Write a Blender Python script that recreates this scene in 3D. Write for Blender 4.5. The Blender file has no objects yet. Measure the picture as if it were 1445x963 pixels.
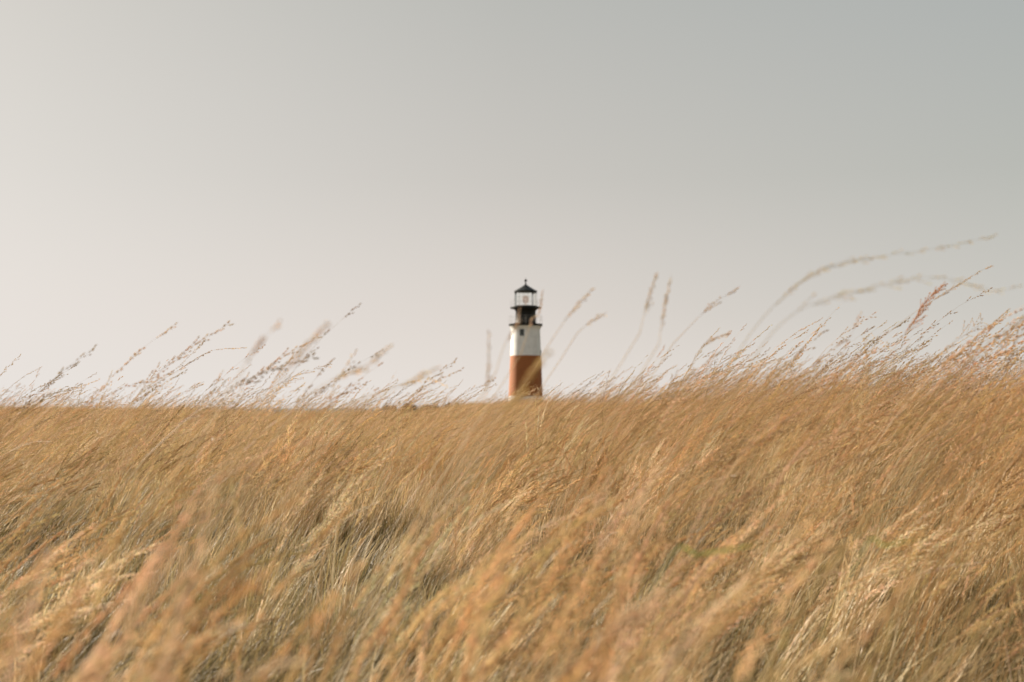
import bpy, math, random
import numpy as np
from mathutils import Vector, Matrix

R = math.radians
EXPO = 1.16
rnd = random.Random(11)
npr = np.random.default_rng(5)
scene = bpy.context.scene
col = scene.collection

# ------------------------------------------------------------------ camera model
F = 2007.0                      # focal length in photograph pixels (50 mm on 36 mm, 1445 wide)
EYE = 1.15                      # eye height above the ground under the camera
HORIZON = 575.0
PITCH = math.atan((HORIZON - 481.5) / F)

def at(px, py, Y):
    """point at forward distance Y seen at photograph pixel (px, py)"""
    u, v = (px - 722.5) / F, (481.5 - py) / F
    d = Vector((u, math.cos(PITCH) - v * math.sin(PITCH), math.sin(PITCH) + v * math.cos(PITCH)))
    return Vector((0, 0, EYE)) + d * (Y / d.y)

def sstep(a, b, x):
    t = np.clip((x - a) / (b - a), 0, 1)
    return t * t * (3 - 2 * t)

def hnoise(x, y, s, seed=0):
    """cheap smooth value noise, 0..1, on arrays"""
    x = np.asarray(x, float) / s; y = np.asarray(y, float) / s
    xi, yi = np.floor(x), np.floor(y)
    fx, fy = x - xi, y - yi
    fx, fy = fx * fx * (3 - 2 * fx), fy * fy * (3 - 2 * fy)
    def h(i, j):
        v = np.sin(i * 127.1 + j * 311.7 + seed * 74.7) * 43758.5453
        return v - np.floor(v)
    a, b, c, d = h(xi, yi), h(xi + 1, yi), h(xi, yi + 1), h(xi + 1, yi + 1)
    return (a * (1 - fx) + b * fx) * (1 - fy) + (c * (1 - fx) + d * fx) * fy

TOWER_Y = 200.0
SCALE = TOWER_Y / F             # metres per photograph pixel at the lighthouse
TX = at(741.8, 500, TOWER_Y).x
TBASE = EYE - 4.0

def ground(x, y):
    x = np.asarray(x, float); y = np.asarray(y, float)
    d = np.hypot(x, y)
    u = np.where(y > 1, x / np.maximum(y, 1), np.sign(x) * 0.5)
    u = np.clip(u, -0.6, 0.6)
    # how far the far crest of the field stands against the eye level
    e = 0.02 - 0.32 * sstep(-0.215, -0.175, u) + 0.60 * sstep(-0.085, -0.03, u) + 0.22 * np.exp(-((u - 0.012) / 0.03) ** 2) + 0.12 * sstep(0.06, 0.34, u)
    g = 0.18 * sstep(3, 12, d) + sstep(8, 95, d) * (0.03 + e)
    g = g + (0.03 * sstep(0.03, 0.26, u)) * sstep(3, 8, d) * (1 - sstep(30, 60, d))
    g = g + (hnoise(x, y, 7.0, 3) - 0.5) * 0.12 * sstep(3, 9, d) + (hnoise(x, y, 2.3, 8) - 0.5) * 0.06
    g = g - sstep(118, 190, d) * 3.3 - sstep(300, 360, d) * 32.0
    return g

def gz(x, y):
    return float(ground(x, y))

# ------------------------------------------------------------------ materials
def mat(name):
    m = bpy.data.materials.new(name); m.use_nodes = True
    nt = m.node_tree; nt.nodes.clear()
    return m, nt, nt.nodes, nt.links

def noise(N, L, scale, detail=4, rough=0.55, vec=None):
    n = N.new('ShaderNodeTexNoise'); n.inputs['Scale'].default_value = scale
    n.inputs['Detail'].default_value = detail; n.inputs['Roughness'].default_value = rough
    if vec is not None: L.new(vec, n.inputs['Vector'])
    return n

def ramp(N, L, fac, stops):
    r = N.new('ShaderNodeValToRGB'); e = r.color_ramp.elements
    while len(e) < len(stops): e.new(0.5)
    for i, (p, c) in enumerate(stops):
        e[i].position = p; e[i].color = (*c, 1)
    L.new(fac, r.inputs['Fac'])
    return r

def mixcol(N, L, fac, a, b, blend='MIX'):
    m = N.new('ShaderNodeMix'); m.data_type = 'RGBA'; m.blend_type = blend
    for s, v in ((m.inputs[0], fac), (m.inputs[6], a), (m.inputs[7], b)):
        if isinstance(v, (int, float)): s.default_value = v
        elif isinstance(v, tuple): s.default_value = (*v, 1)
        else: L.new(v, s)
    return m.outputs[2]

def grass_material(name, trans=0.38, rough=0.45, spec=0.20, instanced=True):
    m, nt, N, L = mat(name)
    out = N.new('ShaderNodeOutputMaterial')
    a = N.new('ShaderNodeAttribute'); a.attribute_name = 'tint'
    c = a.outputs['Color']
    if instanced:
        oi = N.new('ShaderNodeObjectInfo')
        geo = N.new('ShaderNodeNewGeometry')
        r1 = ramp(N, L, oi.outputs['Random'], [(0, (0.60, 0.58, 0.48)), (0.3, (1.0, 0.98, 0.92)), (0.65, (1.10, 1.08, 1.04)), (0.85, (1.20, 1.13, 1.08)), (1, (0.98, 0.89, 0.79))])
        c = mixcol(N, L, 1.0, c, r1.outputs['Color'], 'MULTIPLY')
        n1 = noise(N, L, 0.16, 3, 0.6, geo.outputs['Position'])
        r2 = ramp(N, L, n1.outputs['Fac'], [(0.32, (0.92, 0.96, 0.88)), (0.5, (1.0, 1.0, 1.0)), (0.68, (1.06, 1.0, 0.94))])
        c = mixcol(N, L, 1.0, c, r2.outputs['Color'], 'MULTIPLY')
    p = N.new('ShaderNodeBsdfPrincipled')
    p.inputs['Roughness'].default_value = rough
    p.inputs['Specular IOR Level'].default_value = spec
    L.new(c, p.inputs['Base Color'])
    t = N.new('ShaderNodeBsdfTranslucent'); L.new(c, t.inputs['Color'])
    mx = N.new('ShaderNodeMixShader'); mx.inputs[0].default_value = trans
    L.new(p.outputs[0], mx.inputs[1]); L.new(t.outputs[0], mx.inputs[2])
    L.new(mx.outputs[0], out.inputs['Surface'])
    return m

M_GRASS = grass_material('dry_grass')
M_STALK = grass_material('dry_stalk', trans=0.48, instanced=False)

def simple(name, colr, rough=0.5, metal=0.0, spec=0.5, var=0.0, vscale=3.0, bump=0.0, bscale=20.0):
    m, nt, N, L = mat(name)
    out = N.new('ShaderNodeOutputMaterial'); p = N.new('ShaderNodeBsdfPrincipled')
    p.inputs['Roughness'].default_value = rough; p.inputs['Metallic'].default_value = metal
    p.inputs['Specular IOR Level'].default_value = spec
    tc = N.new('ShaderNodeTexCoord')
    n = noise(N, L, vscale, 5, 0.6, tc.outputs['Object'])
    lo = tuple(v * (1 - var) for v in colr); hi = tuple(min(1, v * (1 + var)) for v in colr)
    r = ramp(N, L, n.outputs['Fac'], [(0.3, lo), (0.7, hi)])
    L.new(r.outputs['Color'], p.inputs['Base Color'])
    if bump:
        nb = noise(N, L, bscale, 4, 0.6, tc.outputs['Object'])
        b = N.new('ShaderNodeBump'); b.inputs['Strength'].default_value = bump; b.inputs['Distance'].default_value = 0.05
        L.new(nb.outputs['Fac'], b.inputs['Height']); L.new(b.outputs['Normal'], p.inputs['Normal'])
    L.new(p.outputs[0], out.inputs['Surface'])
    return m

def painted_brick(name, colr, streak):
    """painted brickwork: courses in relief, patchy paint, rain streaks running down"""
    m, nt, N, L = mat(name)
    out = N.new('ShaderNodeOutputMaterial'); p = N.new('ShaderNodeBsdfPrincipled')
    p.inputs['Roughness'].default_value = 0.62; p.inputs['Specular IOR Level'].default_value = 0.3
    tc = N.new('ShaderNodeTexCoord')
    n1 = noise(N, L, 1.1, 6, 0.62, tc.outputs['Object'])
    r1 = ramp(N, L, n1.outputs['Fac'], [(0.30, tuple(v * 0.86 for v in colr)), (0.55, colr), (0.8, tuple(min(1, v * 1.06) for v in colr))])
    mp = N.new('ShaderNodeMapping'); mp.inputs['Scale'].default_value = (3.2, 3.2, 0.22)
    L.new(tc.outputs['Object'], mp.inputs['Vector'])
    n2 = noise(N, L, 1.0, 5, 0.65, mp.outputs['Vector'])
    r2 = ramp(N, L, n2.outputs['Fac'], [(0.56, (0, 0, 0)), (0.80, (0.55, 0.55, 0.55))])
    c = mixcol(N, L, r2.outputs['Color'], r1.outputs['Color'], streak)
    L.new(c, p.inputs['Base Color'])
    wv = N.new('ShaderNodeTexWave'); wv.wave_type = 'BANDS'; wv.bands_direction = 'Z'
    wv.inputs['Scale'].default_value = 2.1; wv.inputs['Distortion'].default_value = 0.4; wv.inputs['Detail'].default_value = 2
    L.new(tc.outputs['Object'], wv.inputs['Vector'])
    b = N.new('ShaderNodeBump'); b.inputs['Strength'].default_value = 0.04; b.inputs['Distance'].default_value = 0.03
    L.new(wv.outputs['Fac'], b.inputs['Height']); L.new(b.outputs['Normal'], p.inputs['Normal'])
    L.new(p.outputs[0], out.inputs['Surface'])
    return m

M_WHITE = painted_brick('white_painted_brick', (0.82, 0.81, 0.78), (0.55, 0.50, 0.43))
M_RED = painted_brick('red_painted_brick', (0.34, 0.115, 0.031), (0.20, 0.085, 0.04))
M_BLACK = simple('black_painted_iron', (0.012, 0.013, 0.012), 0.5, 0.0, 0.25, 0.35, 2.0, 0.12, 14)
M_BARS = simple('lantern_iron', (0.045, 0.055, 0.045), 0.5, 0.0, 0.45, 0.3)
M_RAIL = simple('pale_painted_rail', (0.50, 0.47, 0.42), 0.5, 0.0, 0.4, 0.2)

M_PANE = simple('dark_pane', (0.03, 0.035, 0.035), 0.12, 0.0, 0.5, 0.2)
M_FRAME = simple('window_frame', (0.10, 0.11, 0.10), 0.5, 0.0, 0.4, 0.2)

def glass_material():
    m, nt, N, L = mat('lantern_glass')
    out = N.new('ShaderNodeOutputMaterial')
    t = N.new('ShaderNodeBsdfTransparent'); t.inputs['Color'].default_value = (0.98, 0.99, 0.98, 1)
    g = N.new('ShaderNodeBsdfGlossy'); g.inputs['Roughness'].default_value = 0.03
    fr = N.new('ShaderNodeFresnel'); fr.inputs['IOR'].default_value = 1.2
    mx = N.new('ShaderNodeMixShader')
    L.new(fr.outputs[0], mx.inputs[0]); L.new(t.outputs[0], mx.inputs[1]); L.new(g.outputs[0], mx.inputs[2])
    L.new(mx.outputs[0], out.inputs['Surface'])
    return m
M_GLASS = glass_material()
def lens_material():
    m, nt, N, L = mat('lamp_lens')
    out = N.new('ShaderNodeOutputMaterial')
    t = N.new('ShaderNodeBsdfTransparent'); t.inputs['Color'].default_value = (0.90, 0.82, 0.78, 1)
    p = N.new('ShaderNodeBsdfPrincipled'); p.inputs['Base Color'].default_value = (0.75, 0.62, 0.56, 1); p.inputs['Roughness'].default_value = 0.15
    mx = N.new('ShaderNodeMixShader'); mx.inputs[0].default_value = 0.12
    L.new(t.outputs[0], mx.inputs[1]); L.new(p.outputs[0], mx.inputs[2]); L.new(mx.outputs[0], out.inputs['Surface'])
    return m
M_LENS = lens_material()

def ground_material():
    m, nt, N, L = mat('meadow_soil')
    out = N.new('ShaderNodeOutputMaterial'); p = N.new('ShaderNodeBsdfPrincipled')
    p.inputs['Roughness'].default_value = 0.95; p.inputs['Specular IOR Level'].default_value = 0.1
    tc = N.new('ShaderNodeTexCoord')
    n1 = noise(N, L, 0.35, 6, 0.65, tc.outputs['Object'])
    n2 = noise(N, L, 14.0, 5, 0.7, tc.outputs['Object'])
    r1 = ramp(N, L, n1.outputs['Fac'], [(0.3, (0.07, 0.06, 0.028)), (0.5, (0.11, 0.085, 0.045)), (0.7, (0.14, 0.10, 0.055))])
    r2 = ramp(N, L, n2.outputs['Fac'], [(0.3, (0.45, 0.48, 0.36)), (0.7, (1.1, 1.05, 1.0))])
    L.new(mixcol(N, L, 1.0, r1.outputs['Color'], r2.outputs['Color'], 'MULTIPLY'), p.inputs['Base Color'])
    b = N.new('ShaderNodeBump'); b.inputs['Strength'].default_value = 0.8; b.inputs['Distance'].default_value = 0.05
    L.new(n2.outputs['Fac'], b.inputs['Height']); L.new(b.outputs['Normal'], p.inputs['Normal'])
    L.new(p.outputs[0], out.inputs['Surface'])
    return m

def sea_material():
    m, nt, N, L = mat('sea_water')
    out = N.new('ShaderNodeOutputMaterial'); p = N.new('ShaderNodeBsdfPrincipled')
    p.inputs['Base Color'].default_value = (0.10, 0.13, 0.14, 1)
    p.inputs['Roughness'].default_value = 0.35; p.inputs['IOR'].default_value = 1.33
    tc = N.new('ShaderNodeTexCoord')
    n = noise(N, L, 0.25, 6, 0.65, tc.outputs['Object'])
    b = N.new('ShaderNodeBump'); b.inputs['Strength'].default_value = 1.0; b.inputs['Distance'].default_value = 1.6
    L.new(n.outputs['Fac'], b.inputs['Height']); L.new(b.outputs['Normal'], p.inputs['Normal'])
    L.new(p.outputs[0], out.inputs['Surface'])
    return m

# ------------------------------------------------------------------ mesh helpers
class MB:
    """collects geometry that becomes ONE mesh"""
    def __init__(self): self.v = []; self.f = []; self.c = []; self.mi = []
    def add(self, vs, fs, c=None, mi=0):
        o = len(self.v); self.v += [tuple(p) for p in vs]
        self.f += [tuple(i + o for i in q) for q in fs]; self.mi += [mi] * len(fs)
        if c is None: c = (0.5, 0.5, 0.5)
        self.c += list(c) if isinstance(c, list) else [c] * len(vs)
    def mesh(self, name, mats, smooth=False):
        me = bpy.data.meshes.new(name); me.from_pydata(self.v, [], self.f)
        for m in (mats if isinstance(mats, (list, tuple)) else [mats]): me.materials.append(m)
        if any(self.mi): me.polygons.foreach_set('material_index', self.mi)
        at_ = me.attributes.new('tint', 'FLOAT_COLOR', 'POINT')
        at_.data.foreach_set('color', np.array([(*c, 1.0) for c in self.c], np.float32).ravel())
        if smooth: me.polygons.foreach_set('use_smooth', [True] * len(me.polygons))
        me.update()
        return me
    def build(self, name, mats, parent=None, smooth=False, link=True):
        o = bpy.data.objects.new(name, self.mesh(name, mats, smooth))
        if link: col.objects.link(o)
        if parent is not None: o.parent = parent
        return o

def frame_of(d):
    d = Vector(d).normalized()
    s = d.cross(Vector((0, 1, 0)))
    if s.length < 0.05: s = d.cross(Vector((1, 0, 0)))
    s.normalize()
    return s, d.cross(s).normalized()

def tube(mb, pts, rad, c, n=3, cap=True):
    vs, fs, cs = [], [], []
    k = len(pts)
    for i, p in enumerate(pts):
        d = pts[min(i + 1, k - 1)] - pts[max(i - 1, 0)]
        s, t = frame_of(d); r = rad[i] if isinstance(rad, list) else rad
        for j in range(n):
            a = 2 * math.pi * j / n
            vs.append(p + s * (r * math.cos(a)) + t * (r * math.sin(a)))
            cs.append(c[i] if isinstance(c, list) else c)
    for i in range(k - 1):
        for j in range(n):
            j2 = (j + 1) % n
            fs.append((i * n + j, i * n + j2, (i + 1) * n + j2, (i + 1) * n + j))
    if cap:
        fs.append(tuple(range((k - 1) * n, k * n)))
        fs.append(tuple(reversed(range(n))))
    mb.add(vs, fs, cs)

def ribbon(mb, pts, width, side, c0, c1, base=0.55):
    """a leaf blade with a folded midrib, tapering to its tip"""
    vs, fs, cs = [], [], []
    k = len(pts)
    for i, p in enumerate(pts):
        t = i / (k - 1)
        w = width * (base + (1 - base) * min(1, t * (4 if base > .5 else 1.4)) ** (1 if base > .5 else 2)) * (1 - t ** 2.2) * 0.5 + 0.0002
        d = (pts[min(i + 1, k - 1)] - pts[max(i - 1, 0)]).normalized()
        up = d.cross(side)
        vs += [p - side * w, p + up * (w * 0.35), p + side * w]
        cc = tuple(c0[j] * (1 - t) + c1[j] * t for j in range(3)); cs += [cc] * 3
    for i in range(k - 1):
        a, b = i * 3, (i + 1) * 3
        fs += [(a, a + 1, b + 1, b), (a + 1, a + 2, b + 2, b + 1)]
    mb.add(vs, fs, cs)

def spikelet(mb, p, d, ln, r, c):
    """two crossed papery glumes"""
    s, t = frame_of(d)
    q = p + d * (ln * 0.40); e = p + d * ln
    mb.add([p, q + s * r, e, q - s * r, q + t * r, q - t * r], [(0, 1, 2, 3), (0, 4, 2, 5)], c)

def jit(rg, c, a=0.14):
    k = 1 + rg.uniform(-a, a)
    return tuple(max(0.0, v * k * (1 + rg.uniform(-a, a) * 0.35)) for v in c)

STRAW = (0.60, 0.455, 0.26); TAN = (0.58, 0.430, 0.245); PINK = (0.61, 0.455, 0.31); RUST = (0.51, 0.35, 0.19)
PALE = (0.74, 0.635, 0.47); OLIVE = (0.23, 0.195, 0.07); GREEN = (0.12, 0.16, 0.035)
HEADS = [TAN, STRAW, PINK, TAN, RUST, STRAW, PALE]

def seed_head(mb, axis, rg, c, branch=0.05, spread=0.30, step=0.012, seed=(0.0065, 0.0013), first=0.0, thread=True, every=0.011, stemr=0.0005, skip=0.10):
    """an open narrow panicle along the points `axis`"""
    seg = [0.0]
    for i in range(len(axis) - 1): seg.append(seg[-1] + (axis[i + 1] - axis[i]).length)
    T = seg[-1]
    if stemr: tube(mb, axis, [stemr * (1 - 0.6 * i / (len(axis) - 1)) for i in range(len(axis))], c, 3, False)
    def pt(s):
        for i in range(len(seg) - 1):
            if s <= seg[i + 1] or i == len(seg) - 2:
                t = (s - seg[i]) / max(seg[i + 1] - seg[i], 1e-6)
                return axis[i].lerp(axis[i + 1], t), (axis[i + 1] - axis[i]).normalized()
    s = T * first
    phi = rg.uniform(0, 6.28)
    while s < T:
        p, d = pt(s); t = s / T
        a, b = frame_of(d)
        phi += 2.4 + rg.uniform(-0.5, 0.5)
        L = branch * (1 - 0.75 * t) * rg.uniform(0.5, 1.15)
        ang = spread * rg.uniform(0.45, 1.3)
        bd = (d * math.cos(ang) + (a * math.cos(phi) + b * math.sin(phi)) * math.sin(ang)).normalized()
        bd = (bd + Vector((0.10, 0, -0.10)) * rg.random()).normalized()
        if L > 0.008:
            if thread: tube(mb, [p, p + bd * L], 0.00028, c, 3, False)
            q = L * rg.uniform(0.15, 0.35)
            while q < L:
                sd = (bd + Vector((rg.uniform(-.3, .3), rg.uniform(-.3, .3), rg.uniform(-.3, .3)))).normalized()
                spikelet(mb, p + bd * q, sd, seed[0] * rg.uniform(0.7, 1.25), seed[1] * rg.uniform(0.75, 1.25), jit(rg, c, 0.2))
                q += every * rg.uniform(0.7, 1.4)
        spikelet(mb, p + bd * L, bd, seed[0] * rg.uniform(0.8, 1.3), seed[1] * rg.uniform(0.8, 1.2), jit(rg, c, 0.2))
        s += step * rg.uniform(0.6, 1.5)
        if rg.random() < skip: s += rg.uniform(1.5, 4.0) * step

def bend(base, length, th0, th1, az, rg, n=9, power=1.5, wob=0.03):
    pts = [Vector(base)]; p = Vector(base)
    for i in range(n):
        s = (i + 0.5) / n
        th = th0 + (th1 - th0) * s ** power
        aa = az + rg.uniform(-wob, wob) * 3
        p = p + Vector((math.sin(th) * math.cos(aa), math.sin(th) * math.sin(aa), math.cos(th))) * (length / n)
        pts.append(p.copy())
    return pts

def culm(mb, base, length, rg, th0, th1, az, panf, headc, stemc, **kw):
    pts = bend(base, length, th0, th1, az, rg, 10)
    k = max(4, int(round(10 * (1 - panf))))
    cs = [tuple(stemc[j] * (1 - i / k) + (headc[j] * .5 + stemc[j] * .5) * i / k for j in range(3)) for i in range(k + 1)]
    tube(mb, pts[:k + 1], [0.0012 * (1 - 0.5 * i / k) for i in range(k + 1)], cs, 3, False)
    seed_head(mb, pts[k:], rg, headc, **kw)

# ------------------------------------------------------------------ clump prototypes (kept in a library collection, instanced by the meadow)
def library(name):
    return bpy.data.collections.new(name)

def blades(mb, rg, n, rad, lmin, lmax, cols, wid=(0.002, 0.0065), lean=(0.15, 1.15)):
    for _ in range(n):
        a = rg.uniform(0, 6.28); r = rad * math.sqrt(rg.random())
        b = Vector((r * math.cos(a), r * math.sin(a), -0.02))
        ln = rg.uniform(lmin, lmax); az = rg.gauss(0, 0.65)
        pts = bend(b, ln, rg.uniform(0.0, 0.45), rg.uniform(*lean) + 0.3, az, rg, 6, 1.3)
        sa = az + 1.57 + rg.uniform(-0.9, 0.9)
        side = Vector((math.cos(sa), math.sin(sa), rg.uniform(-.3, .3))).normalized()
        c = rg.choice(cols); c = jit(rg, c, 0.2)
        tip = tuple(0.4 * c[j] + 0.6 * STRAW[j] for j in range(3))
        ribbon(mb, pts, rg.uniform(*wid), side, c, tip)

def make_clump(i, lib, nculm=24, nblade=60, rad=0.27, hmin=0.62, hmax=1.05):
    rg = random.Random(100 + i); mb = MB()
    blades(mb, rg, nblade, rad, 0.25, 0.62, [STRAW, PALE, PALE, TAN, OLIVE, OLIVE, GREEN])
    hc = rg.choice(HEADS)
    for _ in range(nculm):
        a = rg.uniform(0, 6.28); r = rad * math.sqrt(rg.random())
        ln = rg.uniform(hmin, hmax)
        c = jit(rg, hc if rg.random() < 0.7 else rg.choice(HEADS), 0.12)
        sc = jit(rg, rg.choice([STRAW, PALE, TAN, OLIVE]), 0.15)
        culm(mb, (r * math.cos(a), r * math.sin(a), -0.02), ln, rg, rg.uniform(0.05, 0.5), rg.uniform(0.7, 1.65), rg.gauss(0, 0.5),
             rg.uniform(0.24, 0.36), c, sc, branch=rg.uniform(0.035, 0.075), spread=rg.uniform(0.2, 0.45), step=0.014, thread=False, every=0.013,
             seed=(0.0095, 0.0020))
    o = mb.build('grass_clump', M_GRASS, link=False); lib.objects.link(o)

def make_emergent(i, lib):
    """one to three tall flowering culms that stand above the rest"""
    rg = random.Random(300 + i); mb = MB()
    for _ in range(rg.choice([1, 1, 2, 3])):
        ln = rg.uniform(1.12, 1.55)
        c = jit(rg, rg.choice([TAN, RUST, PINK, TAN, PINK]), 0.12)
        culm(mb, (rg.uniform(-.06, .06), rg.uniform(-.06, .06), -0.02), ln, rg, rg.uniform(0.08, 0.32), rg.uniform(0.75, 1.35), rg.gauss(0, 0.3),
             rg.uniform(0.20, 0.32), c, jit(rg, rg.choice([STRAW, TAN])), branch=rg.uniform(0.03, 0.085), spread=rg.uniform(0.14, 0.38),
             step=rg.uniform(0.013, 0.022), thread=True, every=0.014, seed=(0.011, 0.0021), skip=0.15)
    hz = max(p[2] for p in mb.v)
    mb.v = [(p[0] / hz, p[1] / hz, p[2] / hz) for p in mb.v]      # unit height: the scatter sets the real one
    o = mb.build('flowering_culm', M_GRASS, link=False); lib.objects.link(o)

def make_bunch(i, lib):
    """one bunch of grass: pale blades at the foot, culms fanning out of a narrow crown, plump heads"""
    rg = random.Random(700 + i); mb = MB(); bushy = i % 3 == 0
    blades(mb, rg, 40, 0.10, 0.25, 0.72, [PALE, STRAW, PALE, TAN, PALE, OLIVE], wid=(0.003, 0.0085), lean=(0.1, 0.9))
    hc = HEADS[i % len(HEADS)]
    for _ in range(17):
        a = rg.uniform(0, 6.28); r = 0.08 * math.sqrt(rg.random())
        c = jit(rg, hc if rg.random() < 0.8 else rg.choice(HEADS), 0.12)
        culm(mb, (r * math.cos(a), r * math.sin(a), -0.02), rg.uniform(0.66, 1.12), rg, rg.uniform(0.08, 0.45), rg.uniform(0.65, 1.30), rg.gauss(0, 0.40),
             rg.uniform(0.24, 0.36), c, jit(rg, rg.choice([STRAW, PALE, PALE, TAN]), 0.15), branch=rg.uniform(0.06, 0.10) if bushy else rg.uniform(0.035, 0.065), spread=rg.uniform(0.18, 0.40) if bushy else rg.uniform(0.10, 0.26),
             step=0.008, thread=False, every=0.011, seed=(0.0115, 0.0024), skip=0.05)
    hz = max(p[2] for p in mb.v)
    mb.v = [(p[0] * .9 / hz, p[1] * .9 / hz, p[2] * .9 / hz) for p in mb.v]
    o = mb.build('grass_bunch', M_GRASS, link=False); lib.objects.link(o)

def make_tuft(i, lib):
    rg = random.Random(500 + i); mb = MB()
    blades(mb, rg, 70, 0.22, 0.14, 0.40, [(0.11, 0.09, 0.028), (0.085, 0.105, 0.022), (0.12, 0.085, 0.03), (0.08, 0.085, 0.02), (0.14, 0.12, 0.04), (0.24, 0.18, 0.09)], wid=(0.0022, 0.005), lean=(0.2, 1.3))
    o = mb.build('grass_tuft', M_GRASS, link=False); lib.objects.link(o)

LIB_C, LIB_E, LIB_T, LIB_B = library('clump_library'), library('culm_library'), library('tuft_library'), library('bunch_library')
NC, NE, NT_, NB = 10, 14, 5, 14
for i in range(NB): make_bunch(i, LIB_B)
for i in range(NC): make_clump(i, LIB_C)
for i in range(NE): make_emergent(i, LIB_E)
for i in range(NT_): make_tuft(i, LIB_T)

def scatter(name, lib, nvar, P, scl, rot, label):
    """ONE stuff object: instances of the library at the points P"""
    me = bpy.data.meshes.new(name); me.from_pydata([tuple(p) for p in P], [], [])
    for nm, arr, ty, key in (('scl', scl, 'FLOAT_VECTOR', 'vector'), ('rot', rot, 'FLOAT_VECTOR', 'vector'), ('var', npr.integers(0, nvar, len(P)).astype(np.int32), 'INT', 'value')):
        a = me.attributes.new(nm, ty, 'POINT')
        a.data.foreach_set(key, np.ascontiguousarray(arr, np.int32 if ty == 'INT' else np.float32).ravel())
    o = bpy.data.objects.new(name, me); col.objects.link(o)
    ng = bpy.data.node_groups.new(name + '_scatter', 'GeometryNodeTree')
    ng.interface.new_socket('Geometry', in_out='INPUT', socket_type='NodeSocketGeometry')
    ng.interface.new_socket('Geometry', in_out='OUTPUT', socket_type='NodeSocketGeometry')
    N, L = ng.nodes, ng.links
    gi, go = N.new('NodeGroupInput'), N.new('NodeGroupOutput')
    ci = N.new('GeometryNodeCollectionInfo'); ci.inputs['Collection'].default_value = lib
    ci.inputs['Separate Children'].default_value = True; ci.inputs['Reset Children'].default_value = True
    ip = N.new('GeometryNodeInstanceOnPoints'); ip.inputs['Pick Instance'].default_value = True
    def attr(nm, ty):
        a = N.new('GeometryNodeInputNamedAttribute'); a.data_type = ty; a.inputs['Name'].default_value = nm
        return a.outputs['Attribute']
    L.new(gi.outputs[0], ip.inputs['Points']); L.new(ci.outputs[0], ip.inputs['Instance'])
    L.new(attr('var', 'INT'), ip.inputs['Instance Index'])
    L.new(attr('scl', 'FLOAT_VECTOR'), ip.inputs['Scale'])
    L.new(attr('rot', 'FLOAT_VECTOR'), ip.inputs['Rotation'])
    L.new(ip.outputs[0], go.inputs[0])
    md = o.modifiers.new('scatter', 'NODES'); md.node_group = ng
    o['kind'] = 'stuff'; o['label'] = label
    return o

def wedge(y0, y1, tanw, dens, extra=0.8):
    """random points in front of the camera between forward distances y0 and y1"""
    area = tanw * (y1 ** 2 - y0 ** 2) + 2 * extra * (y1 - y0)
    n = int(area * dens)
    xs, ys = [], []
    while len(xs) < n:
        y = npr.uniform(y0, y1, n * 2); w = tanw * y + extra
        keep = npr.random(n * 2) < w / (tanw * y1 + extra)
        y = y[keep]; x = npr.uniform(-1, 1, len(y)) * (tanw * y + extra)
        xs += list(x); ys += list(y)
    return np.array(xs[:n]), np.array(ys[:n])

def place(bands, hfun, gapfun=None, gusty=1.0):
    PX, PY, S = [], [], []
    for (y0, y1, tw, dens, sxy) in bands:
        x, y = wedge(y0, y1, tw, dens)
        if gapfun is not None:
            k = npr.random(len(x)) < gapfun(x, y); x, y = x[k], y[k]
        s = hfun(x, y) * npr.uniform(0.86, 1.12, len(x))
        PX.append(x); PY.append(y)
        S.append(np.stack([s * sxy, s * sxy * npr.choice([-1, 1], len(x)), s], 1))
    x, y, S = np.concatenate(PX), np.concatenate(PY), np.concatenate(S)
    dt = np.hypot(x - TX, y - TOWER_Y) > 3.2
    x, y, S = x[dt], y[dt], S[dt]
    P = np.stack([x, y, ground(x, y)], 1)
    gust = (hnoise(x, y, 1.7, 61) - 0.45) * 0.55 * gusty
    rot = np.stack([npr.normal(0, 0.08, len(x)), npr.normal(0, 0.10, len(x)) + gust, npr.normal(0, 0.30 + 0.2 * gusty, len(x)) + (hnoise(x, y, 2.3, 62) - 0.5) * 0.9 * gusty], 1)
    return P, S, rot

def gaps(x, y):
    n = hnoise(x - y * 0.15, y * 0.42, 0.62, 21) * 0.6 + hnoise(x, y * 0.6, 2.0, 22) * 0.4
    near = 1 - sstep(8, 22, y)
    return 1 - near * (1 - sstep(0.47, 0.66, n)) * 0.985 * sstep(1.5, 3.0, y)

def clump_h(x, y):
    return 0.76 + 0.26 * hnoise(x, y, 3.1, 31) + 0.20 * hnoise(x, y, 0.9, 32) + 0.12 * (hnoise(x, y, 9.0, 35) - 0.5) + 0.08 * sstep(0.1, 0.3, x / np.maximum(y, 1)) - 0.10 * (1 - sstep(1.5, 3.5, y))

def bunch_h(x, y):
    h = 0.76 + 0.34 * hnoise(x, y, 1.4, 33) + 0.22 * hnoise(x, y, 0.7, 34) + 0.14 * (1 - sstep(2.0, 3.6, y))
    u = x / np.maximum(y, 1)
    return np.minimum(h, (1.03 + 0.10 * sstep(5, 9, y) + 0.10 * sstep(0.1, 0.3, u)) / 0.9 / 1.08)
P, S, ro = place([(1.3, 2.6, 0.60, 4.6, 1.0), (2.6, 3.6, 0.60, 3.0, 1.0), (3.6, 8, 0.55, 3.6, 1.0), (8, 15, 0.50, 4.6, 1.0)], bunch_h, gaps)
print('bunches', len(P))
scatter('bunch_grass', LIB_B, NB, P, S, ro, 'separate bunches of pale dry grass with plump seed heads in the near field')
P, S, ro = place([(7, 12, 0.50, 3.0, 1.0), (12, 22, 0.50, 6.0, 1.1), (22, 50, 0.48, 4.2, 1.3),
                  (50, 130, 0.46, 1.5, 1.6), (130, 300, 0.44, 0.22, 2.0)], clump_h, gaps)
print('clumps', len(P))
scatter('meadow_grass', LIB_C, NC, P, S, ro, 'golden tan dry meadow grass bent by the wind, filling the whole foreground')

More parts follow.
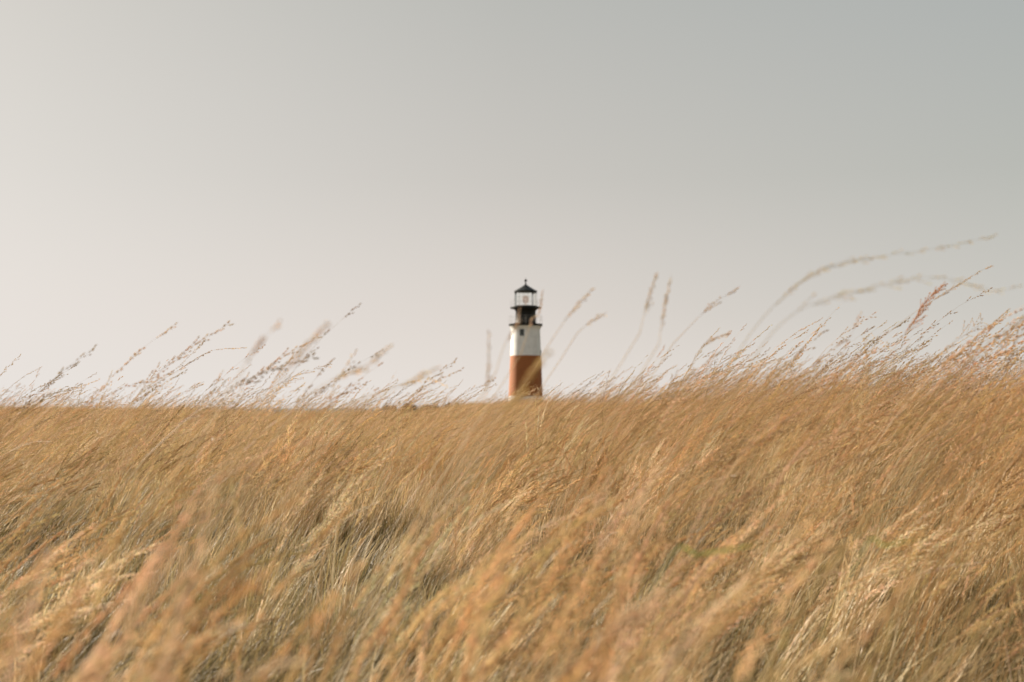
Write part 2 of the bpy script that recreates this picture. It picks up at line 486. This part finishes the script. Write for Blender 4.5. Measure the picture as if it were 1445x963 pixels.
def emer_h(x, y):
    """height of the tall heads: many just over the general level, few far above it"""
    u = x / np.maximum(y, 1)
    over = npr.exponential(1.0, len(x)) * (0.085 + 0.16 * sstep(0.0, 0.05, u) + 0.13 * sstep(0.03, 0.24, u) + 0.02 * sstep(-0.05, -0.3, u))
    lim = 0.22 + 0.28 * sstep(0.0, 0.10, u)
    over = np.where(over > lim, lim * npr.random(len(x)), over)
    over = np.minimum(over, (0.040 + 0.036 * sstep(0.0, 0.10, u) + 0.014 * sstep(0.12, 0.26, u)) * y * npr.uniform(0.75, 1.0, len(x)))
    over = over + 0.11 * sstep(0.06, 0.26, u) * npr.random(len(x))
    return 0.97 + over + 0.08 * (hnoise(x, y, 2.2, 41) - 0.4) + 0.12 * (1 - sstep(3, 12, y))

def emer_gap(x, y):
    u = x / np.maximum(y, 1)
    n = hnoise(x, y, 2.4, 43)
    k = 0.40 + 0.60 * sstep(0.3, 0.6, n)
    near = 1 - sstep(4.0, 6.0, y)
    k = k * gaps(x, y)
    return k * (0.36 + 0.64 * sstep(-0.05, 0.04, u) + 0.10 * sstep(-0.1, -0.3, u) + 0.2 * np.exp(-((u - 0.01) / 0.03) ** 2)) * (1 - near * (0.94 - 0.70 * sstep(0.03, 0.10, u)))
P, S, ro = place([(2.4, 5, 0.50, 17.0, 1.0), (5, 10, 0.50, 96.0, 1.0), (10, 22, 0.48, 66.0, 1.0), (22, 60, 0.46, 6.0, 1.0)], emer_h, emer_gap, 0.25)
print('emergent', len(P))
scatter('tall_seed_grass', LIB_E, NE, P, S, ro, 'tall thin flowering grass heads rising above the meadow against the sky')

P, S, ro = place([(1.8, 9, 0.60, 16.0, 1.0), (9, 22, 0.50, 7.0, 1.3)], lambda x, y: 0.75 + 0.5 * hnoise(x, y, 1.1, 51))
print('tufts', len(P))
scatter('green_undergrass', LIB_T, NT_, P, S, ro, 'short olive green grass tufts showing in the gaps of the dry meadow')

# ------------------------------------------------------------------ ground and sea
def build_ground():
    radii = [0, 0.6, 1.2] + list(np.linspace(2, 30, 45)) + list(np.geomspace(31, 300, 60)) + list(np.linspace(303, 375, 18))
    K = 220
    vs = [(0, 0, gz(0, 0))]; fs = []
    for r in radii[1:]:
        a = np.arange(K) * 2 * math.pi / K
        x, y = r * np.cos(a), r * np.sin(a)
        vs += list(zip(x, y, ground(x, y)))
    for j in range(K): fs.append((0, 1 + j, 1 + (j + 1) % K))
    for i in range(len(radii) - 2):
        for j in range(K):
            a, b = 1 + i * K + j, 1 + i * K + (j + 1) % K
            fs.append((a, a + K, b + K, b))
    mb = MB(); mb.add(vs, fs)
    o = mb.build('ground', ground_material(), smooth=True); o['kind'] = 'structure'
build_ground()
mb = MB()
Rs = 45000.0
mb.add([(-Rs, -Rs, -31), (Rs, -Rs, -31), (Rs, Rs, -31), (-Rs, Rs, -31)], [(0, 1, 2, 3)])
mb.build('sea', sea_material())['kind'] = 'structure'

# ------------------------------------------------------------------ lighthouse
def empty(name, loc, label=None, cat=None, group=None):
    o = bpy.data.objects.new(name, None); col.objects.link(o); o.location = loc; o.empty_display_size = 0.2
    if label: o['label'] = label
    if cat: o['category'] = cat
    if group: o['group'] = group
    return o

def zpx(y): return at(741.8, y, TOWER_Y).z - TBASE
PXM = SCALE

def lathe(mb, prof, n=48, mi=0, close=True):
    """prof: (radius, z) from the bottom up"""
    vs, fs = [], []
    for r, z in prof:
        for j in range(n):
            a = 2 * math.pi * j / n
            vs.append((r * math.cos(a), r * math.sin(a), z))
    for i in range(len(prof) - 1):
        for j in range(n):
            j2 = (j + 1) % n
            fs.append((i * n + j, i * n + j2, (i + 1) * n + j2, (i + 1) * n + j))
    if close:
        fs.append(tuple(reversed(range(n)))); fs.append(tuple(range((len(prof) - 1) * n, len(prof) * n)))
    mb.add(vs, fs, None, mi)

def shade_smooth(o, ang=35):
    me = o.data
    me.polygons.foreach_set('use_smooth', [True] * len(me.polygons))
    try: me.set_sharp_from_angle(angle=R(ang))
    except Exception: pass

LH = empty('lighthouse', (TX, TOWER_Y, TBASE), 'tapered white lighthouse with a broad red band and black lantern top beyond the meadow', 'lighthouse')

z_red0, z_red1, z_cor = zpx(559.5), zpx(502.3), zpx(467)
def tr(z): return (20.3 + (z_cor - z) / PXM * 0.040) * PXM
mb = MB()
pf = lambda z0, z1, k: [(tr(z0 + (z1 - z0) * i / k), z0 + (z1 - z0) * i / k) for i in range(k + 1)]
lathe(mb, pf(-0.5, z_red0, 10), 64, 0, False)
lathe(mb, pf(z_red0, z_red1, 8), 64, 1, False)
top = pf(z_red1, z_cor, 6)
zt = zpx(460.6)
top += [(tr(z_cor) + (23.0 * PXM - tr(z_cor)) * (t ** 1.7), z_cor + (zt - z_cor) * t) for t in (0.25, 0.5, 0.75, 1.0)]
top += [(0.3, zt)]
lathe(mb, top, 64, 0, False)
o = mb.build('tower', [M_WHITE, M_RED], LH); shade_smooth(o, 40)

# lower gallery
zg0, zg1 = zt + 0.003, zpx(457.6)
mb = MB(); lathe(mb, [(23.2 * PXM, zg0), (23.9 * PXM, zg0 + 0.10), (23.9 * PXM, zg1), (14.0 * PXM, zg1)], 64)
o = mb.build('gallery_deck', M_BLACK, LH); shade_smooth(o)

def railing(parent, r, z0, h, n, rows, name='railing', m=None):
    mb = MB()
    for j in range(n):
        a = 2 * math.pi * (j + 0.5) / n
        p = Vector((r * math.cos(a), r * math.sin(a), z0))
        tube(mb, [p, p + Vector((0, 0, h))], 0.012, (0.5,) * 3, 6)
    for k in range(rows):
        z = z0 + h * (k + 1) / rows
        ring = [Vector((r * math.cos(a), r * math.sin(a), z)) for a in np.linspace(0, 2 * math.pi, 65)]
        tube(mb, ring, 0.009, (0.5,) * 3, 6, False)
    return mb.build(name, m or M_RAIL, parent)
railing(LH, 23.3 * PXM, zg1, 1.12, 18, 3)

# watch room
zw1 = zpx(436.0)
mb = MB(); lathe(mb, [(14.6 * PXM, zg1 + 0.003), (14.6 * PXM, zg1 + 0.2), (14.3 * PXM, zg1 + 0.25), (14.3 * PXM, zw1 - 0.35), (15.0 * PXM, zw1 - 0.22), (17.6 * PXM, zw1)], 48)
watch = mb.build('watch_room', M_BLACK, LH); shade_smooth(watch)
# upper gallery
zu1 = zpx(433.6)
mb = MB(); lathe(mb, [(21.2 * PXM, zw1 + 0.003), (21.8 * PXM, zw1 + 0.06), (21.8 * PXM, zu1), (14.0 * PXM, zu1)], 64)
o = mb.build('lantern_deck', M_BLACK, LH); shade_smooth(o)
railing(LH, 21.3 * PXM, zu1, 0.95, 14, 2)

# lantern room: glass, bars, sill, lens
zl1 = zpx(412.6); NS = 8; rl = 15.7 * PXM
mb = MB(); lathe(mb, [(rl * 1.02, zu1 + 0.003), (rl * 1.02, zu1 + 0.16), (rl * 0.90, zu1 + 0.16)], 48)
lantern = mb.build('lantern_room', M_BLACK, LH); shade_smooth(lantern)
corner = [Vector((rl * math.cos(2 * math.pi * (j + .22) / NS), rl * math.sin(2 * math.pi * (j + .22) / NS), 0)) for j in range(NS)]
zs = zu1 + 0.163
mb = MB()
mb.add([c * 0.985 + Vector((0, 0, zs)) for c in corner] + [c * 0.985 + Vector((0, 0, zl1)) for c in corner],
       [(j, (j + 1) % NS, NS + (j + 1) % NS, NS + j) for j in range(NS)])
mb.build('glass', M_GLASS, lantern)
mb = MB()
for j in range(NS):
    tube(mb, [corner[j] + Vector((0, 0, zs)), corner[j] + Vector((0, 0, zl1))], 0.019, (0.1,) * 3, 6)
    for f_ in (0.34, 0.67):
        z = Vector((0, 0, zs + (zl1 - zs) * f_))
        tube(mb, [corner[j] + z, corner[(j + 1) % NS] + z], 0.010, (0.1,) * 3, 6)
mb.build('glazing_bars', M_BARS, lantern)
mb = MB(); zc = (zs + zl1) / 2
lathe(mb, [(0.10, zs - 0.1), (0.12, zc - 0.55), (0.34, zc - 0.5), (0.44, zc - 0.2), (0.46, zc), (0.44, zc + 0.2), (0.34, zc + 0.42), (0.12, zc + 0.5)], 24)
o = mb.build('lens', M_LENS, lantern); shade_smooth(o, 60)

# roof: eave ring, ogee cone, neck and ball
ze, za = zpx(411.0), zpx(401.8)
prof = [(rl * 0.96, zl1), (16.5 * PXM, zl1 + 0.03), (16.5 * PXM, ze)]
for t in (0.12, 0.3, 0.5, 0.7, 0.85, 1.0):
    prof.append((PXM * (1.3 + 15.0 * (1 - t) ** 1.12), ze + (za - ze) * t))
mb = MB(); lathe(mb, prof, 24)
roof = mb.build('roof', M_BLACK, LH); shade_smooth(roof, 22)
zb = zpx(396.2)
mb = MB()
ballr = 2.0 * PXM
prof = [(1.25 * PXM, za + 0.003), (0.75 * PXM, za + 0.22), (0.7 * PXM, zb - ballr * 0.95)]
prof += [(ballr * math.cos(t), zb + ballr * math.sin(t)) for t in np.linspace(-1.15, 1.5, 10)]
prof += [(0.02, zb + ballr + 0.22)]
lathe(mb, prof, 20)
o = mb.build('finial', M_BLACK, LH); shade_smooth(o, 50)

def window(px_off, y0, y1, half, ang=None):
    """a sash window set into the wall at horizontal pixel offset px_off from the axis"""
    z0, z1 = zpx(y1), zpx(y0); zc_ = (z0 + z1) / 2; r = tr(zc_)
    a = math.asin(max(-1, min(1, px_off * PXM / r))) if ang is None else ang
    n_ = Vector((math.sin(a), -math.cos(a), 0)); s_ = Vector((math.cos(a), math.sin(a), 0)); u_ = Vector((0, 0, 1))
    c_ = n_ * r
    def bar(mb, sx0, sx1, zz0, zz1, d0, d1):
        vs = [c_ + s_ * sx + u_ * (zz - 0) + n_ * dd for dd in (d0, d1) for sx, zz in ((sx0, zz0), (sx1, zz0), (sx1, zz1), (sx0, zz1))]
        mb.add(vs, [(3, 2, 1, 0), (4, 5, 6, 7), (0, 1, 5, 4), (1, 2, 6, 5), (2, 3, 7, 6), (3, 0, 4, 7)])
    w = half; t = 0.06
    mb = MB()
    bar(mb, -w, -w + t, z0, z1, -0.25, 0.05); bar(mb, w - t, w, z0, z1, -0.25, 0.05)
    bar(mb, -w + t, w - t, z0, z0 + t, -0.25, 0.05); bar(mb, -w + t, w - t, z1 - t, z1, -0.25, 0.05)
    bar(mb, -w + t, w - t, zc_ - 0.03, zc_ + 0.03, -0.05, 0.04)
    bar(mb, -0.02, 0.02, z0 + t, zc_ - 0.03, -0.05, 0.035); bar(mb, -0.02, 0.02, zc_ + 0.03, z1 - t, -0.05, 0.035)
    w_ = mb.build('window', M_FRAME, LH)
    mb = MB(); bar(mb, -w + t + .002, w - t - .002, z0 + t, z1 - t, -0.2, 0.012)
    mb.build('pane', M_PANE, w_)
    mb = MB(); bar(mb, -w - 0.08, w + 0.08, z0 - 0.10, z0 - 0.003, -0.2, 0.09)
    mb.build('sill', M_WHITE, w_)
window(-5.4, 465.8, 475.2, 0.30)
window(0, 494.5, 502.0, 0.27, ang=R(84))

# ------------------------------------------------------------------ shrubs on the far edge of the field
M_LEAF = grass_material('shrub_leaf', trans=0.2, instanced=False)
def shrub(x, y, w, h, seed, label, group='low dark shrubs on the horizon'):
    rg = random.Random(seed)
    root = empty('shrub', (x, y, gz(x, y)), label, 'shrub', group)
    st = MB(); lf = MB()
    for _ in range(14):
        a = rg.uniform(0, 6.28); ln = h * rg.uniform(0.7, 1.05)
        pts = bend((rg.uniform(-w, w) * .3, rg.uniform(-w, w) * .2, -0.1), ln, rg.uniform(0, .5), rg.uniform(.3, 1.0), a, rg, 5)
        tube(st, pts, [0.03 * (1 - .8 * i / 5) for i in range(6)], (0.12, 0.09, 0.06), 4)
    lumps = [(rg.uniform(-.42, .42) * w, rg.uniform(-.3, .3) * w, h * rg.uniform(.35, .8), rg.uniform(.16, .34)) for _ in range(11)]
    for _ in range(2600):
        cx, cy, cz, cr = rg.choice(lumps)
        d = Vector((rg.gauss(0, 1), rg.gauss(0, 1), rg.gauss(0, 1))).normalized() * (rg.random() ** 0.45)
        p = Vector((cx + d.x * cr * w * .6, cy + d.y * cr * w * .5, max(0.05, cz + d.z * cr * h * 1.0)))
        n1 = Vector((rg.gauss(0, 1), rg.gauss(0, 1), rg.gauss(0, 1))).normalized(); n2 = frame_of(n1)[0]
        s = rg.uniform(0.035, 0.075)
        c = jit(rg, rg.choice([(0.05, 0.06, 0.022), (0.07, 0.07, 0.028), (0.04, 0.048, 0.02), (0.10, 0.08, 0.035)]), .2)
        lf.add([p - n1 * s, p + n2 * s * .5, p + n1 * s, p - n2 * s * .5], [(0, 1, 2, 3)], c)
    st.build('stem', M_LEAF, root); lf.build('foliage', M_LEAF, root)
for k, (px, Y, w, h, lab) in enumerate([
        (556, 128, 2.6, 571.0, 'dark low shrub at the left end of the shrub row on the horizon'),
        (578, 124, 3.2, 570.0, 'widest dark olive shrub in the row left of the lighthouse'),
        (598, 120, 2.4, 571.0, 'dark low shrub at the right end of the row, where the bank starts'),
        (637, 116, 1.1, 566.5, 'small dark shrub standing on the bank left of the lighthouse'),
        (672, 112, 2.8, 569.0, 'flat brown shrub on the bank nearest to the lighthouse')]):
    p = at(px, h, Y); shrub(p.x, Y, w, p.z - gz(p.x, Y), 700 + k, lab)

# ------------------------------------------------------------------ single stalks that stand out
def spline(P, n):
    """Catmull-Rom through the points P"""
    Q = [P[0] * 2 - P[1]] + P + [P[-1] * 2 - P[-2]]
    out = []
    k = len(P) - 1
    for i in range(n + 1):
        s = i / n * k; j = min(int(s), k - 1); t = s - j
        a, b, c, d = Q[j], Q[j + 1], Q[j + 2], Q[j + 3]
        out.append(0.5 * ((2 * b) + (c - a) * t + (2 * a - 5 * b + 4 * c - d) * t * t + (3 * b - a - 3 * c + d) * t ** 3))
    return out

seedno = [900]
def stalk(path, Y, label, headc=TAN, stemc=STRAW, head=0.6, branch=0.05, spread=0.25, step=0.016, r=0.0012, seed=(0.010, 0.0021), lean=0.35,
          group='tall single grass stalks', every=0.012, skip=0.10):
    seedno[0] += 1
    rg = random.Random(seedno[0])
    pts = [at(x + (rg.uniform(-4, 4) if 0 < i < len(path) - 1 else 0), y + (rg.uniform(-4, 4) if 0 < i < len(path) - 1 else 0), Y * (1 + 0.02 * i)) for i, (x, y) in enumerate(path)]
    p0 = pts[0]
    # the hidden lower part, down to the root
    d = (pts[1] - pts[0]).normalized()
    hgt = p0.z - gz(p0.x, p0.y)
    rx, ry = p0.x - max(0.05, lean * hgt + 0.1 * d.x), p0.y - 0.05
    rootp = Vector((rx, ry, gz(rx, ry)))
    mid = rootp.lerp(p0, 0.55) + Vector((-0.06 * hgt, 0, 0.06 * hgt))
    vis = spline(pts, 26); L = spline([rootp + Vector((0, 0, -0.02)), mid, p0], 12)
    root = empty('grass_stalk', rootp, label, 'grass stalk', group)
    k = int(26 * (1 - head))
    axis = L[:-1] + vis[:k + 1]
    inv = lambda ps: [q - rootp for q in ps]
    n = len(axis)
    mb = MB(); tube(mb, inv(axis), [r * 1.25 * (1 - 0.55 * i / n) for i in range(n)], stemc, 5)
    mb.build('stem', M_STALK, root, smooth=True)
    mb = MB(); seed_head(mb, inv(vis[k:]), rg, headc, branch=branch, spread=spread, step=step, seed=seed, every=every, stemr=r * 0.5, skip=skip)
    mb.build('seed_head', M_STALK, root)
    # one dry leaf low on the stem
    q = L[5] - rootp
    lp = bend(q, rg.uniform(0.18, 0.3), 0.4, 1.7, rg.gauss(0, .5), rg, 6)
    mb = MB(); ribbon(mb, lp, 0.004, Vector((0, 1, 0.2)).normalized(), jit(rg, STRAW), jit(rg, PALE))
    mb.build('leaf', M_STALK, root)
    return root

GREY = (0.50, 0.39, 0.22)
stalk([(1015, 545), (1060, 472), (1110, 415), (1160, 381), (1230, 360), (1320, 350), (1402, 334)], 3.2, 'longest arching stalk, out of focus, reaching highest into the sky at the right', GREY, GREY, .72, .05, .26, .011, seed=(.009, .0017), skip=.24)
stalk([(1040, 550), (1075, 482), (1130, 441), (1200, 412), (1290, 396), (1345, 395), (1400, 410), (1443, 402)], 2.9, 'second blurred arching stalk, just under the longest one at the right', GREY, GREY, .70, .06, .30, .011, seed=(.009, .0017), skip=.26)
stalk([(1240, 480), (1300, 436), (1350, 407), (1385, 384), (1403, 374)], 6.2, 'thin sharp rust stalk whose tip is the highest of the in focus ones', RUST, TAN, .7, .06, .16, .012)
stalk([(1255, 500), (1285, 455), (1310, 425), (1332, 402)], 5.8, 'bushy rust coloured plume below the two arching stalks', (0.50, 0.25, 0.11), TAN, .8, .13, .25, .006)
stalk([(1350, 505), (1378, 475), (1400, 456), (1423, 437)], 6.4, 'straight dense russet head near the right edge of the picture', RUST, TAN, .75, .05, .14, .007)
stalk([(1300, 520), (1350, 480), (1380, 462), (1385, 452)], 6.0, 'branched rust head with spread side twigs under the dense russet one', RUST, TAN, .6, .12, .6, .014)
stalk([(930, 485), (934, 445), (948, 386)], 3.5, 'steep soft blurred stalk, upper right of the lighthouse top', TAN, STRAW, .8, .04, .15, .010)
stalk([(903, 470), (912, 425), (926, 388)], 3.6, 'steep soft blurred stalk just left of a similar steep one', TAN, STRAW, .7, .05, .16, .011)
stalk([(950, 485), (1000, 438), (1046, 402)], 4.6, 'slanting stalk with two dark tips between the steep pair and the arching pair', RUST, STRAW, .6, .07, .22, .014)
stalk([(780, 478), (808, 437), (837, 407)], 3.8, 'faint slanting stalk right beside the lighthouse lantern', TAN, STRAW, .7, .05, .2, .013)
stalk([(815, 470), (835, 450), (858, 440)], 4.2, 'short flat curved head just right of the lighthouse gallery', TAN, STRAW, .7, .04, .2, .012)
stalk([(684, 580), (688, 525), (690, 468)], 3.2, 'upright blurred stalk standing left of the lighthouse', TAN, STRAW, .75, .03, .16, .012)
stalk([(335, 535), (362, 494), (393, 457)], 2.5, 'blurred slanting stalk, left one of the parallel pair at left', PINK, STRAW, .75, .035, .15, .009)
stalk([(396, 535), (420, 502), (457, 460)], 2.3, 'thick blurred slanting stalk, right one of the parallel pair at left', PINK, STRAW, .8, .035, .15, .007)
stalk([(430, 560), (480, 530), (515, 515), (548, 490)], 2.9, 'blurred stalk bent like a hockey stick in the open sky left of centre', TAN, STRAW, .75, .045, .18, .009)
stalk([(500, 572), (555, 545), (590, 528), (622, 517)], 2.7, 'low blurred stalk above the drooping arch left of centre', TAN, STRAW, .6, .035, .15, .009)
stalk([(495, 568), (555, 545), (582, 535), (608, 533), (632, 546)], 4.8, 'thin arch with its tip hanging down, left of the lighthouse', TAN, STRAW, .7, .03, .2, .011)
stalk([(195, 556), (240, 527), (295, 499), (346, 491)], 7.4, 'sharp thin stalk curving flat to the right, above the left field', RUST, TAN, .6, .04, .14, .011)
stalk([(200, 550), (245, 520), (288, 482)], 6.6, 'straight slanting stalk crossing the flat curving one at left', TAN, STRAW, .6, .05, .2, .012)
stalk([(365, 556), (410, 535), (462, 515)], 7.6, 'sharp forked feathery head under the parallel blurred pair', RUST, TAN, .85, .16, .28, .014)
stalk([(690, 600), (720, 566), (745, 534), (769, 503)], 1.95, 'broad soft blurred stalk crossing the red band of the lighthouse', (0.62, 0.46, 0.21), STRAW, .85, .05, .14, .0045)
stalk([(700, 525), (715, 485), (726, 457), (733, 436)], 3.4, 'pale soft blurred tip in front of the dark room below the lantern', PINK, STRAW, .6, .03, .12, .007)
stalk([(735, 500), (744, 466), (751, 449), (758, 437), (765, 412)], 4.0, 'thin soft blurred tip over the right side of the black lantern', PINK, STRAW, .7, .03, .14, .008)
stalk([(950, 600), (1010, 557), (1060, 535), (1118, 513)], 5.2, 'wide open drooping head low at the right of the lighthouse', RUST, STRAW, .75, .16, .5, .016)
stalk([(960, 560), (985, 495), (1028, 470)], 4.9, 'russet curved head right of the lighthouse, above the wide open one', RUST, TAN, .5, .06, .2, .009)
stalk([(760, 975), (830, 905), (925, 846)], 1.35, 'big pale blurred head closest to the camera at the bottom', (0.62, 0.44, 0.28), PALE, .6, .05, .2, .006)
stalk([(300, 985), (350, 955), (412, 936)], 1.3, 'pale blurred head at the bottom edge, left of centre', (0.64, 0.48, 0.32), PALE, .7, .05, .2, .006)
stalk([(225, 900), (300, 850), (350, 822)], 1.6, 'rusty blurred head in the lower left grass', (0.46, 0.23, 0.09), TAN, .6, .06, .25, .007)

def green_blade(path, Y, label, w):
    pts = [at(x, y, Y) for x, y in path]
    p0 = pts[0]; rx = p0.x - 0.25
    rootp = Vector((rx, p0.y, gz(rx, p0.y)))
    root = empty('fresh_grass', rootp, label, 'grass plant', 'fresh green grass plants')
    rp = spline([rootp + Vector((0, 0, -.02)), rootp.lerp(p0, .6) + Vector((-.03, 0, .04))] + pts, 24)
    mb = MB(); ribbon(mb, [q - rootp for q in rp], w, Vector((0, 0.5, 0.85)).normalized(), (0.16, 0.17, 0.05), (0.36, 0.42, 0.09), base=0.1)
    mb.build('leaf', M_STALK, root)
    rg = random.Random(int(path[0][0]))
    lp = bend((0.01, 0.01, -0.02), 0.3, 0.3, 1.5, 0.6, rg, 8)
    mb = MB(); ribbon(mb, lp, w * .6, Vector((0.3, 1, 0)).normalized(), (0.22, 0.22, 0.07), (0.30, 0.34, 0.09))
    mb.build('leaf', M_STALK, root)
green_blade([(940, 795), (985, 783), (1030, 775), (1075, 768)], 2.3, 'bright yellow green blurred blade lying across the dry grass, longer one', .012)
green_blade([(1215, 782), (1250, 770), (1310, 760)], 2.4, 'smaller green blurred blade farther right in the dry grass', .009)

# ------------------------------------------------------------------ light and sky
SUN_AZ, SUN_EL = 56.0, 27.0     # degrees left of the view direction, above the horizon
sd = Vector((-math.sin(R(SUN_AZ)) * math.cos(R(SUN_EL)), math.cos(R(SUN_AZ)) * math.cos(R(SUN_EL)), math.sin(R(SUN_EL))))
sun = bpy.data.lights.new('sun', 'SUN'); sun.energy = 5.0; sun.angle = R(0.6); sun.color = (1.0, 0.90, 0.76)
so = bpy.data.objects.new('sun', sun); col.objects.link(so)
so.rotation_euler = (-sd).to_track_quat('-Z', 'Y').to_euler()

w = bpy.data.worlds.new('World'); scene.world = w; w.use_nodes = True
nt = w.node_tree; N, L = nt.nodes, nt.links; N.clear()
out = N.new('ShaderNodeOutputWorld'); bg = N.new('ShaderNodeBackground')
sky = N.new('ShaderNodeTexSky'); sky.sky_type = 'NISHITA'; sky.sun_disc = False
sky.sun_elevation = R(SUN_EL); sky.sun_rotation = R(-SUN_AZ)
sky.air_density = 0.6; sky.dust_density = 6.0; sky.ozone_density = 0.6
sk = mixcol(N, L, 1.0, sky.outputs['Color'], (0.09, 0.09, 0.09), 'MULTIPLY')
# veil of high thin haze over the clear sky: paler low down and toward the sun
tc = N.new('ShaderNodeTexCoord'); sx = N.new('ShaderNodeSeparateXYZ'); L.new(tc.outputs['Generated'], sx.inputs[0])
def lin(r, g, b):
    f = lambda v: (v / 255 / 12.92) if v / 255 <= .04045 else ((v / 255 + .055) / 1.055) ** 2.4
    return (f(r), f(g), f(b))
def column(stops):
    return ramp(N, L, sx.outputs['Z'], stops).outputs['Color']
cl = column([(0.0, lin(239, 233, 228)), (0.065, lin(231, 225, 220)), (0.16, lin(218, 214, 208)), (0.28, lin(206, 203, 196)), (0.6, lin(176, 180, 180)), (1.0, lin(150, 160, 166))])
cc = column([(0.0, lin(239, 231, 224)), (0.065, lin(225, 217, 210)), (0.16, lin(203, 199, 192)), (0.28, lin(187, 187, 181)), (0.6, lin(158, 165, 166)), (1.0, lin(150, 160, 166))])
cr = column([(0.0, lin(228, 221, 213)), (0.065, lin(208, 205, 198)), (0.16, lin(188, 189, 182)), (0.28, lin(176, 180, 177)), (0.6, lin(150, 159, 162)), (1.0, lin(150, 160, 166))])
vm = N.new('ShaderNodeVectorMath'); vm.operation = 'DOT_PRODUCT'; vm.inputs[1].default_value = (-1, 0, 0)
L.new(tc.outputs['Generated'], vm.inputs[0])
def mr(a, b):
    m_ = N.new('ShaderNodeMapRange'); m_.inputs['From Min'].default_value = a; m_.inputs['From Max'].default_value = b
    L.new(vm.outputs['Value'], m_.inputs['Value']); return m_.outputs['Result']
veil = mixcol(N, L, mr(-0.33, 0.0), cr, cc)
veil = mixcol(N, L, mr(0.0, 0.33), veil, cl)
c = mixcol(N, L, 0.90, sk, veil)
L.new(c, bg.inputs['Color']); bg.inputs['Strength'].default_value = 1.035 / 2 ** EXPO
L.new(bg.outputs[0], out.inputs['Surface'])

# ------------------------------------------------------------------ camera and render settings
cam = bpy.data.cameras.new('camera'); co = bpy.data.objects.new('camera', cam); col.objects.link(co)
cam.lens = 50; cam.sensor_width = 36; cam.clip_start = 0.05; cam.clip_end = 100000
co.location = (0, 0, EYE); co.rotation_euler = (math.pi / 2 + PITCH, 0, 0)
cam.dof.use_dof = True; cam.dof.focus_distance = 10.5; cam.dof.aperture_fstop = 2.8; cam.dof.aperture_blades = 0
scene.camera = co
vs = scene.view_settings
vs.view_transform = 'Standard'; vs.look = 'None'; vs.exposure = EXPO; vs.gamma = 1.0; vs.use_curve_mapping = False
cy = scene.cycles
cy.max_bounces = 7; cy.diffuse_bounces = 3; cy.glossy_bounces = 2; cy.transmission_bounces = 4; cy.transparent_max_bounces = 8
cy.caustics_reflective = False; cy.caustics_refractive = False
cy.use_denoising = True; cy.denoiser = 'OPENIMAGEDENOISE'; cy.denoising_input_passes = 'RGB_ALBEDO_NORMAL'; cy.denoising_prefilter = 'ACCURATE'
cy.use_adaptive_sampling = True; cy.adaptive_threshold = 0.01
